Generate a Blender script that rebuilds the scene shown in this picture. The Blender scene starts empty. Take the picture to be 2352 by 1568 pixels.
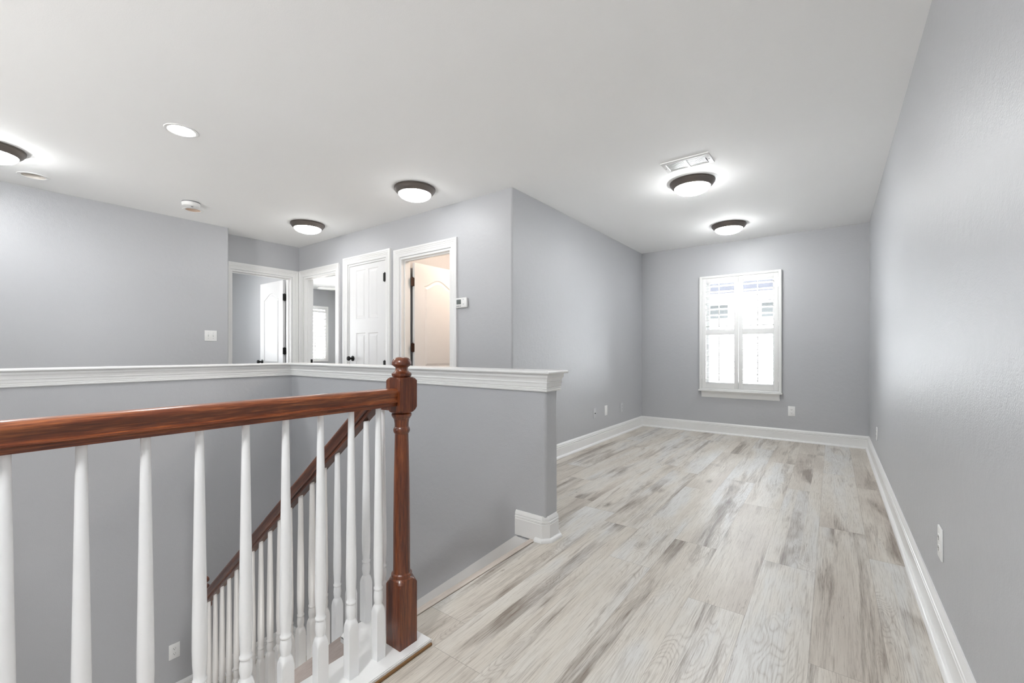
import bpy, bmesh, math, random
from mathutils import Vector, Matrix
random.seed(7)
PI = math.pi
S = bpy.context.scene
COL = S.collection

# ------------------------------------------------------------------ camera, world, exposure
H = 2.44
cam_d = bpy.data.cameras.new('camera')
cam_d.sensor_width = 36.0
cam_d.lens = 988.3 / 2352 * 36
cam_d.shift_y = 23.8 / 2352
cam_d.clip_start = 0.02
cam = bpy.data.objects.new('camera', cam_d)
cam.location = (0, 0, 1.0454)
cam.rotation_euler = (PI / 2, 0, math.radians(36.686))
COL.objects.link(cam)
S.camera = cam

SKY = 7.5
GROUND_FILL = 22.0  # added glow from below the horizon, brightens the ceilings through the windows
w = bpy.data.worlds.new('sky')
S.world = w
w.use_nodes = True
bgn = w.node_tree.nodes['Background']
# overcast sky above the horizon, a brighter half added below it as bounce light
_tc = w.node_tree.nodes.new('ShaderNodeTexCoord')
_sp = w.node_tree.nodes.new('ShaderNodeSeparateXYZ')
_mr = w.node_tree.nodes.new('ShaderNodeMapRange')
_mx = w.node_tree.nodes.new('ShaderNodeMix')
_mx.data_type = 'RGBA'
_mr.inputs['From Min'].default_value = -0.02
_mr.inputs['From Max'].default_value = 0.02
_mx.inputs[6].default_value = (GROUND_FILL, GROUND_FILL * 0.985, GROUND_FILL * 0.96, 1)
_mx.inputs[7].default_value = (SKY * 0.86, SKY * 0.93, SKY, 1)
w.node_tree.links.new(_tc.outputs['Generated'], _sp.inputs[0])
w.node_tree.links.new(_sp.outputs[2], _mr.inputs[0])
w.node_tree.links.new(_mr.outputs[0], _mx.inputs[0])
w.node_tree.links.new(_mx.outputs[2], bgn.inputs[0])
bgn.inputs[1].default_value = 1.0
S.view_settings.view_transform = 'Standard'
S.view_settings.look = 'None'
S.view_settings.exposure = 1.09
S.view_settings.gamma = 1.0
S.view_settings.use_curve_mapping = False
S.cycles.max_bounces = 14
S.cycles.diffuse_bounces = 9
S.cycles.glossy_bounces = 5
S.cycles.sample_clamp_indirect = 30.0
S.cycles.caustics_reflective = False
S.cycles.caustics_refractive = False
LAMP = 9.0          # the two lamps near the doors
LAMP_LEFT = 42.0     # the lamp at the left edge
LAMP_ROOM = 39.0     # room lamp under the vent
LAMP_FAR = 32.0      # room lamp near the window
LAMP_WARM = 50.0


def portal(loc, rot, sx, sy):
    d = bpy.data.lights.new('window_daylight', 'AREA')
    d.shape = 'RECTANGLE'
    d.size, d.size_y = sx, sy
    d.cycles.is_portal = True
    o = bpy.data.objects.new('window_daylight', d)
    o.location = loc
    o.rotation_euler = rot
    COL.objects.link(o)


portal((-0.94, 6.14, 1.29), (-PI / 2, 0, 0), 0.86, 1.44)
portal((-9.33, 4.72, 1.45), (0, -PI / 2, 0), 1.2, 1.2)
portal((-2.4, -2.62, 1.2), (PI / 2, 0, 0), 0.6, 2.1)
portal((0.33, 0.0, -1.7), (0, PI / 2, 0), 0.6, 0.5)
portal((-9.33, 0.7, 1.45), (0, -PI / 2, 0), 1.2, 1.0)
portal((-7.5, 6.56, 1.45), (-PI / 2, 0, 0), 1.8, 1.3)

# ------------------------------------------------------------------ shared dimensions (metres)
XR, YB, XL, YD, XD1, XLW = 0.317, 6.007, -2.175, 2.92, -5.733, -5.451
YHW, THW, XHL, XE = 2.006, 0.129, -4.077, -1.262
ZCAP = 0.94
LAND = -1.65


# ------------------------------------------------------------------ node helpers and materials
class NT:
    def __init__(self, name):
        self.m = bpy.data.materials.new(name)
        self.m.use_nodes = True
        self.t = self.m.node_tree
        self.b = self.t.nodes['Principled BSDF']

    def n(self, typ, **kw):
        nd = self.t.nodes.new(typ)
        for k, v in kw.items():
            setattr(nd, k, v)
        return nd

    def put(self, sock, v):
        if hasattr(v, 'is_output'):
            self.t.links.new(v, sock)
        elif v is not None:
            sock.default_value = v

    def math(self, op, a, b=None, c=None, clamp=False):
        nd = self.n('ShaderNodeMath', operation=op, use_clamp=clamp)
        for i, v in enumerate((a, b, c)):
            self.put(nd.inputs[i], v)
        return nd.outputs[0]

    def noise(self, vec, scale, detail=2.0, rough=0.5, dist=0.0):
        nd = self.n('ShaderNodeTexNoise')
        self.put(nd.inputs['Vector'], vec)
        nd.inputs['Scale'].default_value = scale
        nd.inputs['Detail'].default_value = detail
        nd.inputs['Roughness'].default_value = rough
        nd.inputs['Distortion'].default_value = dist
        return nd.outputs[0]

    def mapping(self, vec, scale=(1, 1, 1), loc=(0, 0, 0), rot=(0, 0, 0)):
        nd = self.n('ShaderNodeMapping')
        self.put(nd.inputs[0], vec)
        nd.inputs['Location'].default_value = loc
        nd.inputs['Rotation'].default_value = rot
        nd.inputs['Scale'].default_value = scale
        return nd.outputs[0]

    def ramp(self, fac, stops):
        nd = self.n('ShaderNodeValToRGB')
        self.put(nd.inputs[0], fac)
        el = nd.color_ramp.elements
        while len(el) > 1:
            el.remove(el[-1])
        for i, (p, c) in enumerate(stops):
            e = el[0] if i == 0 else el.new(p)
            e.position = p
            e.color = c if len(c) == 4 else (*c, 1)
        return nd.outputs[0]

    def mix(self, fac, a, b, mode='MIX'):
        nd = self.n('ShaderNodeMix', data_type='RGBA', blend_type=mode)
        self.put(nd.inputs[0], fac)
        self.put(nd.inputs[6], a if hasattr(a, 'is_output') else (*a, 1))
        self.put(nd.inputs[7], b if hasattr(b, 'is_output') else (*b, 1))
        return nd.outputs[2]

    def bump(self, h, strength, dist):
        nd = self.n('ShaderNodeBump')
        nd.inputs['Strength'].default_value = strength
        nd.inputs['Distance'].default_value = dist
        self.put(nd.inputs['Height'], h)
        self.put(self.b.inputs['Normal'], nd.outputs[0])

    def set(self, color=None, rough=None, metal=None, spec=None, coat=None):
        if color is not None:
            self.put(self.b.inputs['Base Color'], color if hasattr(color, 'is_output') else (*color, 1))
        self.put(self.b.inputs['Roughness'], rough)
        self.put(self.b.inputs['Metallic'], metal)
        self.put(self.b.inputs['Specular IOR Level'], spec)
        self.put(self.b.inputs['Coat Weight'], coat)
        return self.m


def plain(name, c, rough=0.5, metal=0.0, spec=0.5, var=0.03):
    """a plain painted or moulded surface with a very slight tonal variation"""
    t = NT(name)
    pos = t.n('ShaderNodeNewGeometry').outputs['Position']
    nz = t.noise(pos, 9.0, 3)
    col = t.mix(nz, tuple(v * (1 - var) for v in c), tuple(min(1, v * (1 + var)) for v in c))
    return t.set(col, rough, metal, spec)


def wall_paint(name, c, rough=0.36, bump=0.22, spec=0.5):
    t = NT(name)
    pos = t.n('ShaderNodeNewGeometry').outputs['Position']
    big = t.noise(pos, 1.3, 2)
    col = t.mix(big, tuple(v * 0.985 for v in c), tuple(v * 1.015 for v in c))
    peel = t.noise(pos, 210.0, 2, 0.55)
    wav = t.noise(pos, 26.0, 1)
    t.bump(t.math('ADD', t.math('MULTIPLY', peel, 1.0), t.math('MULTIPLY', wav, 0.9)), bump, 0.004)
    return t.set(col, rough, 0.0, spec)


def emit(name, c, s):
    t = NT(name)
    t.b.inputs['Emission Color'].default_value = (*c, 1)
    t.b.inputs['Emission Strength'].default_value = s
    return t.set((0.9, 0.9, 0.9), 0.3)


def wood(name, axis, dark=(0.038, 0.0075, 0.0025), mid=(0.165, 0.038, 0.011), light=(0.40, 0.125, 0.038), rot=(0, 0, 0)):
    """stained oak, the grain running along axis x, y or z of the object (after rot)"""
    t = NT(name)
    pos = t.n('ShaderNodeTexCoord').outputs['Object']
    if any(rot):
        pos = t.mapping(pos, rot=rot)
    sc = [48, 48, 48]
    sc['xyz'.index(axis)] = 3.2
    sf = [330, 330, 330]
    sf['xyz'.index(axis)] = 17
    g = t.noise(t.mapping(pos, tuple(sc)), 1.0, 5, 0.6, 0.4)
    f = t.noise(t.mapping(pos, tuple(sf)), 1.0, 3, 0.6)
    v = t.math('ADD', t.math('MULTIPLY', g, 0.58), t.math('MULTIPLY', f, 0.48))
    col = t.ramp(v, [(0.30, dark), (0.50, mid), (0.68, light), (0.85, tuple(min(1, q * 1.5) for q in light))])
    t.bump(f, 0.12, 0.001)
    t.b.inputs['Coat Roughness'].default_value = 0.18
    return t.set(col, 0.34, 0, 0.5, 0.35)


def vinyl_planks(name):
    t = NT(name)
    pos = t.n('ShaderNodeNewGeometry').outputs['Position']
    sep = t.n('ShaderNodeSeparateXYZ')
    t.put(sep.inputs[0], pos)
    x, y = sep.outputs[0], sep.outputs[1]
    W, L, X0 = 0.2137, 1.42, -0.065
    xs = t.math('DIVIDE', t.math('SUBTRACT', x, X0), W)
    i = t.math('FLOOR', xs)
    fx = t.math('FRACT', xs)
    wn = t.n('ShaderNodeTexWhiteNoise', noise_dimensions='1D')
    t.put(wn.inputs['W'], t.math('ADD', i, 37.3))
    off = wn.outputs['Value']
    ys = t.math('DIVIDE', y, L)
    known = {0: 1.755, -1: 2.49, -2: 1.92, -3: 2.475, -4: 2.068}
    for k, yj in known.items():
        c = t.math('COMPARE', i, float(k), 0.4)
        tgt = (1 - (yj / L) % 1.0) % 1.0
        off = t.math('ADD', t.math('MULTIPLY', off, t.math('SUBTRACT', 1.0, c)), t.math('MULTIPLY', c, tgt))
    yy = t.math('ADD', ys, off)
    j = t.math('FLOOR', yy)
    fy = t.math('FRACT', yy)
    cmb = t.n('ShaderNodeCombineXYZ')
    t.put(cmb.inputs[0], i)
    t.put(cmb.inputs[1], j)
    rn = t.n('ShaderNodeTexWhiteNoise', noise_dimensions='3D')
    t.put(rn.inputs['Vector'], cmb.outputs[0])
    rv, rc = rn.outputs['Value'], rn.outputs['Color']
    ofs = t.n('ShaderNodeVectorMath', operation='MULTIPLY_ADD')
    t.put(ofs.inputs[0], rc)
    ofs.inputs[1].default_value = (40, 40, 40)
    t.put(ofs.inputs[2], pos)
    p = ofs.outputs[0]
    # print: each board shows three narrow strips of its own tone
    xs3 = t.math('FLOOR', t.math('MULTIPLY', xs, 3.0))
    cm3 = t.n('ShaderNodeCombineXYZ')
    t.put(cm3.inputs[0], xs3)
    t.put(cm3.inputs[1], t.math('ADD', j, 0.37))
    rs3 = t.n('ShaderNodeTexWhiteNoise', noise_dimensions='3D')
    t.put(rs3.inputs['Vector'], cm3.outputs[0])
    rs = rs3.outputs['Value']
    of3 = t.n('ShaderNodeVectorMath', operation='MULTIPLY_ADD')
    t.put(of3.inputs[0], rs3.outputs['Color'])
    of3.inputs[1].default_value = (25, 25, 25)
    t.put(of3.inputs[2], p)
    q = of3.outputs[0]
    base_n = t.noise(t.mapping(p, (4.5, 0.8, 1)), 1.0, 3, 0.55, 0.5)
    bv = t.math('ADD', t.math('MULTIPLY', base_n, 0.72), t.math('ADD', t.math('MULTIPLY', rv, 0.18), t.math('MULTIPLY', rs, 0.08)))
    base = t.ramp(bv, [(0.32, (0.53, 0.48, 0.42)), (0.45, (0.635, 0.59, 0.52)), (0.53, (0.66, 0.63, 0.575)), (0.60, (0.65, 0.642, 0.615)), (0.72, (0.72, 0.71, 0.685))])
    # brown smears along the board; some strips are dark from end to end
    sm = t.noise(t.mapping(p, (12.0, 0.8, 1)), 1.0, 6, 0.68, 0.8)
    sm = t.math('ADD', sm, t.math('MULTIPLY', t.math('SUBTRACT', t.math('POWER', rs, 3.0), 0.25), 0.17))
    smask = t.ramp(sm, [(0.48, (0, 0, 0)), (0.55, (0.42, 0.42, 0.42)), (0.66, (1, 1, 1))])
    patch = t.noise(t.mapping(p, (4.0, 1.1, 1)), 1.0, 3, 0.55, 0.6)
    pm = t.ramp(patch, [(0.43, (0.10, 0.10, 0.10)), (0.56, (1, 1, 1))])
    smask = t.mix(1.0, smask, pm, 'MULTIPLY')
    col = t.mix(t.math('MULTIPLY', smask, 0.82), base, (0.205, 0.165, 0.132))
    # knots: small dark ovals with rings bending round them
    vo = t.n('ShaderNodeTexVoronoi')
    t.put(vo.inputs['Vector'], t.mapping(p, (4.6, 2.0, 1)))
    vo.inputs['Scale'].default_value = 1.0
    vs = t.n('ShaderNodeSeparateColor')
    t.put(vs.inputs[0], vo.outputs['Color'])
    keep = t.math('GREATER_THAN', vs.outputs[0], 0.5)
    soft = t.math('MULTIPLY', t.ramp(vo.outputs['Distance'], [(0.0, (1, 1, 1)), (0.30, (0.22, 0.22, 0.22)), (0.5, (0, 0, 0))]), keep)
    # rings: contour lines of a stretched noise field
    fld = t.math('ADD', t.noise(t.mapping(p, (6.5, 1.0, 1)), 1.0, 2, 0.45, 0.2), t.math('MULTIPLY', soft, 0.16))
    ring = t.math('FRACT', t.math('MULTIPLY', fld, 52.0))
    rl = t.ramp(t.math('ABSOLUTE', t.math('SUBTRACT', ring, 0.5)), [(0.0, (1, 1, 1)), (0.16, (0.30, 0.30, 0.30)), (0.34, (0, 0, 0))])
    rm = t.ramp(t.math('ADD', t.noise(t.mapping(p, (5.0, 1.3, 1), (7, 3, 0)), 1.0, 1, 0.5), t.math('MULTIPLY', soft, 0.25)), [(0.50, (0, 0, 0)), (0.66, (1, 1, 1))])
    brk = t.noise(t.mapping(p, (120, 16, 1)), 1.0, 2, 0.6)
    rl = t.mix(1.0, rl, t.ramp(brk, [(0.36, (0.25, 0.25, 0.25)), (0.62, (1, 1, 1))]), 'MULTIPLY')
    col = t.mix(t.math('MULTIPLY', t.mix(1.0, rl, rm, 'MULTIPLY'), 0.46), col, (0.20, 0.150, 0.115))
    kn = t.ramp(vo.outputs['Distance'], [(0.03, (1, 1, 1)), (0.08, (0.5, 0.5, 0.5)), (0.16, (0, 0, 0))])
    kn = t.math('MULTIPLY', kn, keep)
    knz = t.noise(t.mapping(p, (60, 22, 1)), 1.0, 3, 0.6, 1.2)
    col = t.mix(t.math('MULTIPLY', kn, t.math('MULTIPLY', knz, 1.35)), col, (0.13, 0.095, 0.072))
    # fine grain and short dark flecks along the board
    gr = t.noise(t.mapping(q, (230, 7.0, 1)), 1.0, 5, 0.70, 0.4)
    gm = t.ramp(gr, [(0.38, (1, 1, 1)), (0.52, (0, 0, 0))])
    gw = t.math('ADD', 0.30, t.math('MULTIPLY', smask, 0.60))
    col = t.mix(t.math('MULTIPLY', gm, gw), col, (0.19, 0.145, 0.112))
    fl = t.noise(t.mapping(q, (95, 9.0, 1)), 1.0, 4, 0.7, 0.8)
    fm = t.ramp(fl, [(0.60, (0, 0, 0)), (0.68, (1, 1, 1))])
    fz = t.ramp(t.noise(t.mapping(p, (7.0, 2.6, 1)), 1.0, 2, 0.5), [(0.46, (0, 0, 0)), (0.62, (1, 1, 1))])
    col = t.mix(t.math('MULTIPLY', t.mix(1.0, fm, fz, 'MULTIPLY'), 0.55), col, (0.16, 0.118, 0.09))
    # seams
    ex = t.math('MINIMUM', fx, t.math('SUBTRACT', 1.0, fx))
    ey = t.math('MINIMUM', fy, t.math('SUBTRACT', 1.0, fy))
    seam = t.math('MAXIMUM', t.math('LESS_THAN', ex, 0.0036), t.math('LESS_THAN', ey, 0.00075))
    col = t.mix(t.math('MULTIPLY', seam, 0.42), col, (0.12, 0.10, 0.085))
    t.bump(t.math('SUBTRACT', t.math('MULTIPLY', gr, 0.25), seam), 0.20, 0.0012)
    return t.set(col, 0.36, 0, 0.42)


M = {}
M['wall'] = wall_paint('grey_wall_paint', (0.470, 0.477, 0.494), 0.40, 0.34, 0.8)
M['ceil'] = wall_paint('white_ceiling_paint', (0.90, 0.90, 0.895), 0.75, 0.10, 0.3)
M['trim'] = plain('white_trim_paint', (0.80, 0.80, 0.79), 0.28, 0, 0.5, 0.015)
M['door'] = plain('white_door_paint', (0.78, 0.78, 0.78), 0.32, 0, 0.5, 0.015)
M['shutter'] = plain('white_shutter_paint', (0.82, 0.82, 0.81), 0.3, 0, 0.5, 0.01)
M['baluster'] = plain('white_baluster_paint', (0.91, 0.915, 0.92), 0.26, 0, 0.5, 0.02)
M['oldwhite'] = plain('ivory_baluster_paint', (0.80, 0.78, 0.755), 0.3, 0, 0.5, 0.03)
M['plastic'] = plain('white_plastic', (0.82, 0.82, 0.81), 0.3, 0, 0.5, 0.01)
M['greyplate'] = plain('grey_painted_plate', (0.56, 0.57, 0.585), 0.35)
M['black'] = plain('black_metal', (0.012, 0.011, 0.011), 0.35, 0.4)
M['bronze'] = plain('bronze_metal', (0.20, 0.175, 0.16), 0.36, 0.9, 0.5, 0.08)
M['brownhinge'] = plain('dark_brown_metal', (0.05, 0.02, 0.01), 0.4, 0.5)
M['dark'] = plain('dark_slot', (0.02, 0.02, 0.02), 0.6)
M['screen'] = plain('grey_lcd_screen', (0.13, 0.145, 0.14), 0.2)
M['grey'] = plain('grey_rubber', (0.22, 0.22, 0.23), 0.5)
M['ductshade'] = plain('duct_shade_grey', (0.13, 0.13, 0.13), 0.5, 0.4)  # dark tone stands for the shade behind the vent slats
M['caulk'] = plain('brown_edge_strip', (0.23, 0.12, 0.045), 0.55, 0, 0.4, 0.2)
M['beige'] = plain('cream_can_reflector', (0.70, 0.66, 0.61), 0.45)
M['cream'] = plain('peach_can_reflector', (0.66, 0.52, 0.42), 0.45)
M['lamp'] = emit('lit_frosted_glass', (0.975, 0.99, 1.0), LAMP)
M['lamproom'] = emit('lit_frosted_glass_bright', (0.975, 0.99, 1.0), LAMP_ROOM)
M['lampbedfill'] = emit('fill_glass_bedroom', (0.93, 0.97, 1.0), 44.0)  # glass of the fill lamp added in the leftmost bedroom
M['lampleft'] = emit('lit_frosted_glass_left', (0.975, 0.99, 1.0), LAMP_LEFT)
M['lampfill'] = emit('fill_glass_behind_camera', (0.975, 0.99, 1.0), 95.0)  # glass of the fill lamp added behind the camera
M['lampfar'] = emit('lit_frosted_glass_far', (0.975, 0.99, 1.0), LAMP_FAR)
M['lampwarm'] = emit('lit_warm_glass', (1.0, 0.79, 0.63), LAMP_WARM)
M['can'] = emit('lit_downlight_lens', (0.975, 0.99, 1.0), 150.0)
M['floor'] = vinyl_planks('vinyl_plank_floor')
M['wood_y'] = wood('stained_oak_along_rail', 'y')
M['wood_z'] = wood('stained_oak_upright', 'z', (0.026, 0.0055, 0.002), (0.112, 0.025, 0.008), (0.25, 0.072, 0.022))
SLOPE = math.atan(0.787)
M['wood_s'] = wood('stained_oak_sloped', 'x', (0.032, 0.0075, 0.003), (0.085, 0.021, 0.0075), (0.19, 0.055, 0.019), rot=(0, SLOPE, 0))
M['pinkwood_y'] = wood('pale_vinyl_nosing', 'y', (0.46, 0.375, 0.315), (0.62, 0.54, 0.475), (0.70, 0.63, 0.56))
M['pinkwood_s'] = wood('pale_vinyl_stringer', 'x', (0.55, 0.44, 0.39), (0.68, 0.575, 0.525), (0.76, 0.66, 0.61), rot=(0, SLOPE, 0))
M['facade'] = plain('pale_siding', (0.47, 0.49, 0.51), 0.7)
M['shingle'] = plain('grey_shingle', (0.024, 0.024, 0.030), 0.9, 0, 0.3, 0.25)
M['outglass'] = plain('grey_window_glass', (0.008, 0.011, 0.012), 0.6)
M['lawn'] = plain('pale_concrete', (0.55, 0.55, 0.52), 0.9, 0, 0.3, 0.1)
g = NT('clear_pane')
_tr = g.n('ShaderNodeBsdfTransparent')
_gl = g.n('ShaderNodeBsdfGlossy')
_gl.inputs['Roughness'].default_value = 0.02
_fr = g.n('ShaderNodeFresnel')
_fr.inputs[0].default_value = 1.45
_ms = g.n('ShaderNodeMixShader')
g.put(_ms.inputs[0], _fr.outputs[0])
g.put(_ms.inputs[1], _tr.outputs[0])
g.put(_ms.inputs[2], _gl.outputs[0])
g.put(g.t.nodes['Material Output'].inputs['Surface'], _ms.outputs[0])
M['glass'] = g.m


# ------------------------------------------------------------------ mesh helpers
def box(bm, x0, x1, y0, y1, z0, z1, bev=0.0, seg=2):
    vs = [bm.verts.new((x, y, z)) for z in (z0, z1) for y in (y0, y1) for x in (x0, x1)]
    fs = [(0, 2, 3, 1), (4, 5, 7, 6), (0, 1, 5, 4), (2, 6, 7, 3), (0, 4, 6, 2), (1, 3, 7, 5)]
    faces = [bm.faces.new([vs[i] for i in f]) for f in fs]
    if bev:
        es = list({e for f in faces for e in f.edges})
        bmesh.ops.bevel(bm, geom=es, offset=bev, segments=seg, affect='EDGES', profile=0.5)


def prism(bm, pts, z0, z1):
    a = [bm.verts.new((p[0], p[1], z0)) for p in pts]
    b = [bm.verts.new((p[0], p[1], z1)) for p in pts]
    n = len(pts)
    bm.faces.new(a[::-1])
    bm.faces.new(b)
    for i in range(n):
        bm.faces.new((a[i], a[(i + 1) % n], b[(i + 1) % n], b[i]))


def ring_z(bm, pts3):
    return [bm.verts.new(p) for p in pts3]


def skin(bm, rings, caps=True):
    n = len(rings[0])
    for r0, r1 in zip(rings, rings[1:]):
        for i in range(n):
            bm.faces.new((r0[i], r0[(i + 1) % n], r1[(i + 1) % n], r1[i]))
    if caps:
        bm.faces.new(rings[0][::-1])
        bm.faces.new(rings[-1])


def lathe(bm, prof, seg=32, c=(0, 0, 0), axis='z', caps=True):
    def P(r, z, a):
        u, v = r * math.cos(a), r * math.sin(a)
        q = {'z': (u, v, z), 'y': (u, z, v), 'x': (z, u, v)}[axis]
        return (q[0] + c[0], q[1] + c[1], q[2] + c[2])
    skin(bm, [ring_z(bm, [P(max(r, 1e-4), z, 2 * PI * k / seg) for k in range(seg)]) for r, z in prof], caps)


def turned(bm, prof, half, seg=48, c=(0, 0, 0)):
    """square post turned on a lathe: radius is min(square, R(z))"""
    rings = []
    for R, z in prof:
        ps = []
        for k in range(seg):
            a = 2 * PI * k / seg + PI / 4
            sq = half / max(abs(math.cos(a)), abs(math.sin(a)))
            r = min(sq, R)
            ps.append((c[0] + r * math.cos(a), c[1] + r * math.sin(a), c[2] + z))
        rings.append(ring_z(bm, ps))
    skin(bm, rings)


def sweep(bm, path, prof, n, i0=0, i1=None, closed=False):
    """mitred moulding: prof is a closed loop of (a, b), a to the right of the path (d x n), b along n"""
    n = Vector(n)
    P = [Vector(p) for p in path]
    N = len(P)
    seg = [(P[(k + 1) % N] - P[k]).normalized() for k in range(N if closed else N - 1)]
    rings = []
    for k in range(N):
        if closed:
            di, do = seg[k - 1], seg[k]
        else:
            di = seg[max(k - 1, 0)]
            do = seg[min(k, N - 2)]
        pi, po = di.cross(n), do.cross(n)
        m = (pi + po) / (1 + pi.dot(po))
        rings.append([P[k] + m * a + n * b for a, b in prof])
    i1 = (N - 1) if i1 is None else i1
    if closed:
        vr = [ring_z(bm, r) for r in rings]
        vr.append(vr[0])
        skin(bm, vr, False)
    else:
        skin(bm, [ring_z(bm, r) for r in rings[i0:i1 + 1]])


def tube(bm, pts, r, seg=10):
    P = [Vector(p) for p in pts]
    rings = []
    for k, p in enumerate(P):
        d = (P[min(k + 1, len(P) - 1)] - P[max(k - 1, 0)]).normalized()
        u = d.orthogonal().normalized()
        v = d.cross(u)
        rings.append(ring_z(bm, [p + (u * math.cos(2 * PI * q / seg) + v * math.sin(2 * PI * q / seg)) * r for q in range(seg)]))
    skin(bm, rings)


def obj(name, bm, mat, parent=None, sharp=32, shift=None):
    """link a bmesh as ONE mesh object; shift takes world coordinates into the parent's frame"""
    if shift is None and parent is not None:
        shift = parent.get('_base')
        shift = Vector(shift) if shift is not None else None
    if shift is not None:
        bmesh.ops.translate(bm, verts=bm.verts, vec=-Vector(shift))
    bmesh.ops.recalc_face_normals(bm, faces=bm.faces)
    bm.normal_update()
    if sharp:
        lim = math.radians(sharp)
        for f in bm.faces:
            f.smooth = True
        for e in bm.edges:
            e.smooth = len(e.link_faces) == 2 and e.calc_face_angle(0) < lim
    me = bpy.data.meshes.new(name)
    bm.to_mesh(me)
    bm.free()
    me.materials.append(M[mat] if isinstance(mat, str) else mat)
    o = bpy.data.objects.new(name, me)
    COL.objects.link(o)
    if parent is not None:
        o.parent = parent
    return o


def tag(o, label=None, cat=None, group=None, kind=None):
    if label:
        o['label'] = label
    if cat:
        o['category'] = cat
    if group:
        o['group'] = group
    if kind:
        o['kind'] = kind
    return o


BASES = {}


def thing(name, loc=(0, 0, 0), rz=0.0, label=None, cat=None, group=None, kind=None, world_parts=True):
    o = bpy.data.objects.new(name, None)
    o.empty_display_size = 0.1
    o.location = loc
    o.rotation_euler = (0, 0, rz)
    COL.objects.link(o)
    if world_parts:
        BASES[o.name] = Vector(loc)
    return tag(o, label, cat, group, kind)


def part(name, bm, mat, root, sub=None, sharp=32):
    """a part whose mesh was drawn in world coordinates"""
    return obj(name, bm, mat, sub or root, sharp, BASES.get(root.name))


def dup(root, loc, rz=None, label=None, group=None):
    r = root.copy()
    COL.objects.link(r)
    r.location = loc
    if rz is not None:
        r.rotation_euler = (0, 0, rz)
    if label:
        r['label'] = label
    if group:
        r['group'] = group
    for ch in list(root.children):
        c = ch.copy()
        COL.objects.link(c)
        c.parent = r
        for gch in ch.children:
            d = gch.copy()
            COL.objects.link(d)
            d.parent = c
    return r


def NB():
    return bmesh.new()


def arc(cx, cy, r, a0, a1, n=8):
    return [(cx + r * math.cos(a0 + (a1 - a0) * k / n), cy + r * math.sin(a0 + (a1 - a0) * k / n)) for k in range(n + 1)]


def plate_with_holes(bm, outer, holes, z0, z1):
    """flat polygon with holes, extruded from z0 to z1"""
    for z in (z0, z1):
        loops = []
        es = []
        for lp in [outer] + holes:
            vs = [bm.verts.new((p[0], p[1], z)) for p in lp]
            es += [bm.edges.new((vs[i], vs[(i + 1) % len(vs)])) for i in range(len(vs))]
            loops.append(vs)
        bmesh.ops.triangle_fill(bm, use_beauty=True, use_dissolve=False, edges=es, normal=(0, 0, 1))
        if z == z0:
            low = loops
    for a, b in zip(low, loops):
        n = len(a)
        for i in range(n):
            bm.faces.new((a[i], a[(i + 1) % n], b[(i + 1) % n], b[i]))


# ------------------------------------------------------------------ floor, ceiling, walls
bm = NB()
plate_with_holes(bm, [(-9.4, -2.75), (0.43, -2.75), (0.43, 6.7), (-9.4, 6.7)],
                 [[(-4.10, -0.14), (-1.318, -0.14), (-1.318, 2.03), (-4.10, 2.03)]], -0.03, 0.0)
tag(obj('floor', bm, 'floor', None, 20), 'greyish beige wood-look plank floor of the upper storey', 'floor', kind='structure')

CANS = {'lit': (-3.29, 0.93, 0.070), 'left': (-5.085, 0.47, 0.072), 'far': (-5.045, 1.52, 0.066)}
bm = NB()
holes = [[(cx + r * math.cos(2 * PI * k / 32), cy + r * math.sin(2 * PI * k / 32)) for k in range(32)] for cx, cy, r in CANS.values()]
plate_with_holes(bm, [(-9.4, -2.75), (0.43, -2.75), (0.43, 6.7), (-9.4, 6.7)], holes, H, H + 0.12)
tag(obj('ceiling', bm, 'ceil', None, 20), 'flat white ceiling over the landing and the room', 'ceiling', kind='structure')


def wall(name, prisms, label):
    bm = NB()
    for pts, z0, z1 in prisms:
        if isinstance(pts, tuple):
            x0, x1, y0, y1 = pts
            pts = [(x0, y0), (x1, y0), (x1, y1), (x0, y1)]
        prism(bm, pts, z0, z1)
    return tag(obj(name, bm, 'wall'), label, 'wall', kind='structure')


T = 0.12
WIN = (-1.345, -0.535, 0.60, 1.985)
wall('wall_right', [((XR, XR + T, -2.75, YB + T), 0, H)], 'long grey glossy wall on the right')
wall('wall_back', [((XL - T, WIN[0], YB, YB + T), 0, H), ((WIN[1], XR, YB, YB + T), 0, H),
                   ((WIN[0], WIN[1], YB, YB + T), 0, WIN[2]), ((WIN[0], WIN[1], YB, YB + T), WIN[3], H)],
     'grey far wall with the shuttered window')
r = 0.02
corner = arc(XL - r, YD + r, r, -PI / 2, 0)
D4 = (-3.640, -2.893, 2.03)
D3 = (-4.585, -3.872, 2.065)
D2 = (-5.615, -4.843, 2.03)
D1 = (2.10, 2.826, 2.03)
wall('wall_left', [([(D4[1], YD), *corner, (XL, YB), (XL - T, YB), (XL - T, YD + T), (D4[1], YD + T)], 0, H)],
     'grey left wall of the far room with its outside corner')
wall('wall_doors', [((D3[1], D4[0], YD, YD + T), 0, H), ((D2[1], D3[0], YD, YD + T), 0, H),
                    ((-9.22, D2[0], YD, YD + T), 0, H),
                    ((D4[0], D4[1], YD, YD + T), D4[2], H), ((D3[0], D3[1], YD, YD + T), D3[2], H), ((D2[0], D2[1], YD, YD + T), D2[2], H)],
     'grey wall holding the three doorways side by side')
wall('wall_hall_end', [((XD1 - T, XD1, D1[1], YD), 0, H), ((XD1 - T, XD1, D1[0], D1[1]), D1[2], H)],
     'short grey wall above and beside the leftmost doorway')
c2 = arc(XLW - r, 1.982 - r, r, 0, PI / 2)
wall('wall_hall_left', [([(XD1 - T, -2.75), (XLW, -2.75), *c2, (XD1, 1.982), (XD1, D1[0]), (XD1 - T, D1[0])], 0, H)],
     'pale grey wall at far left with the double switch')
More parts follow.
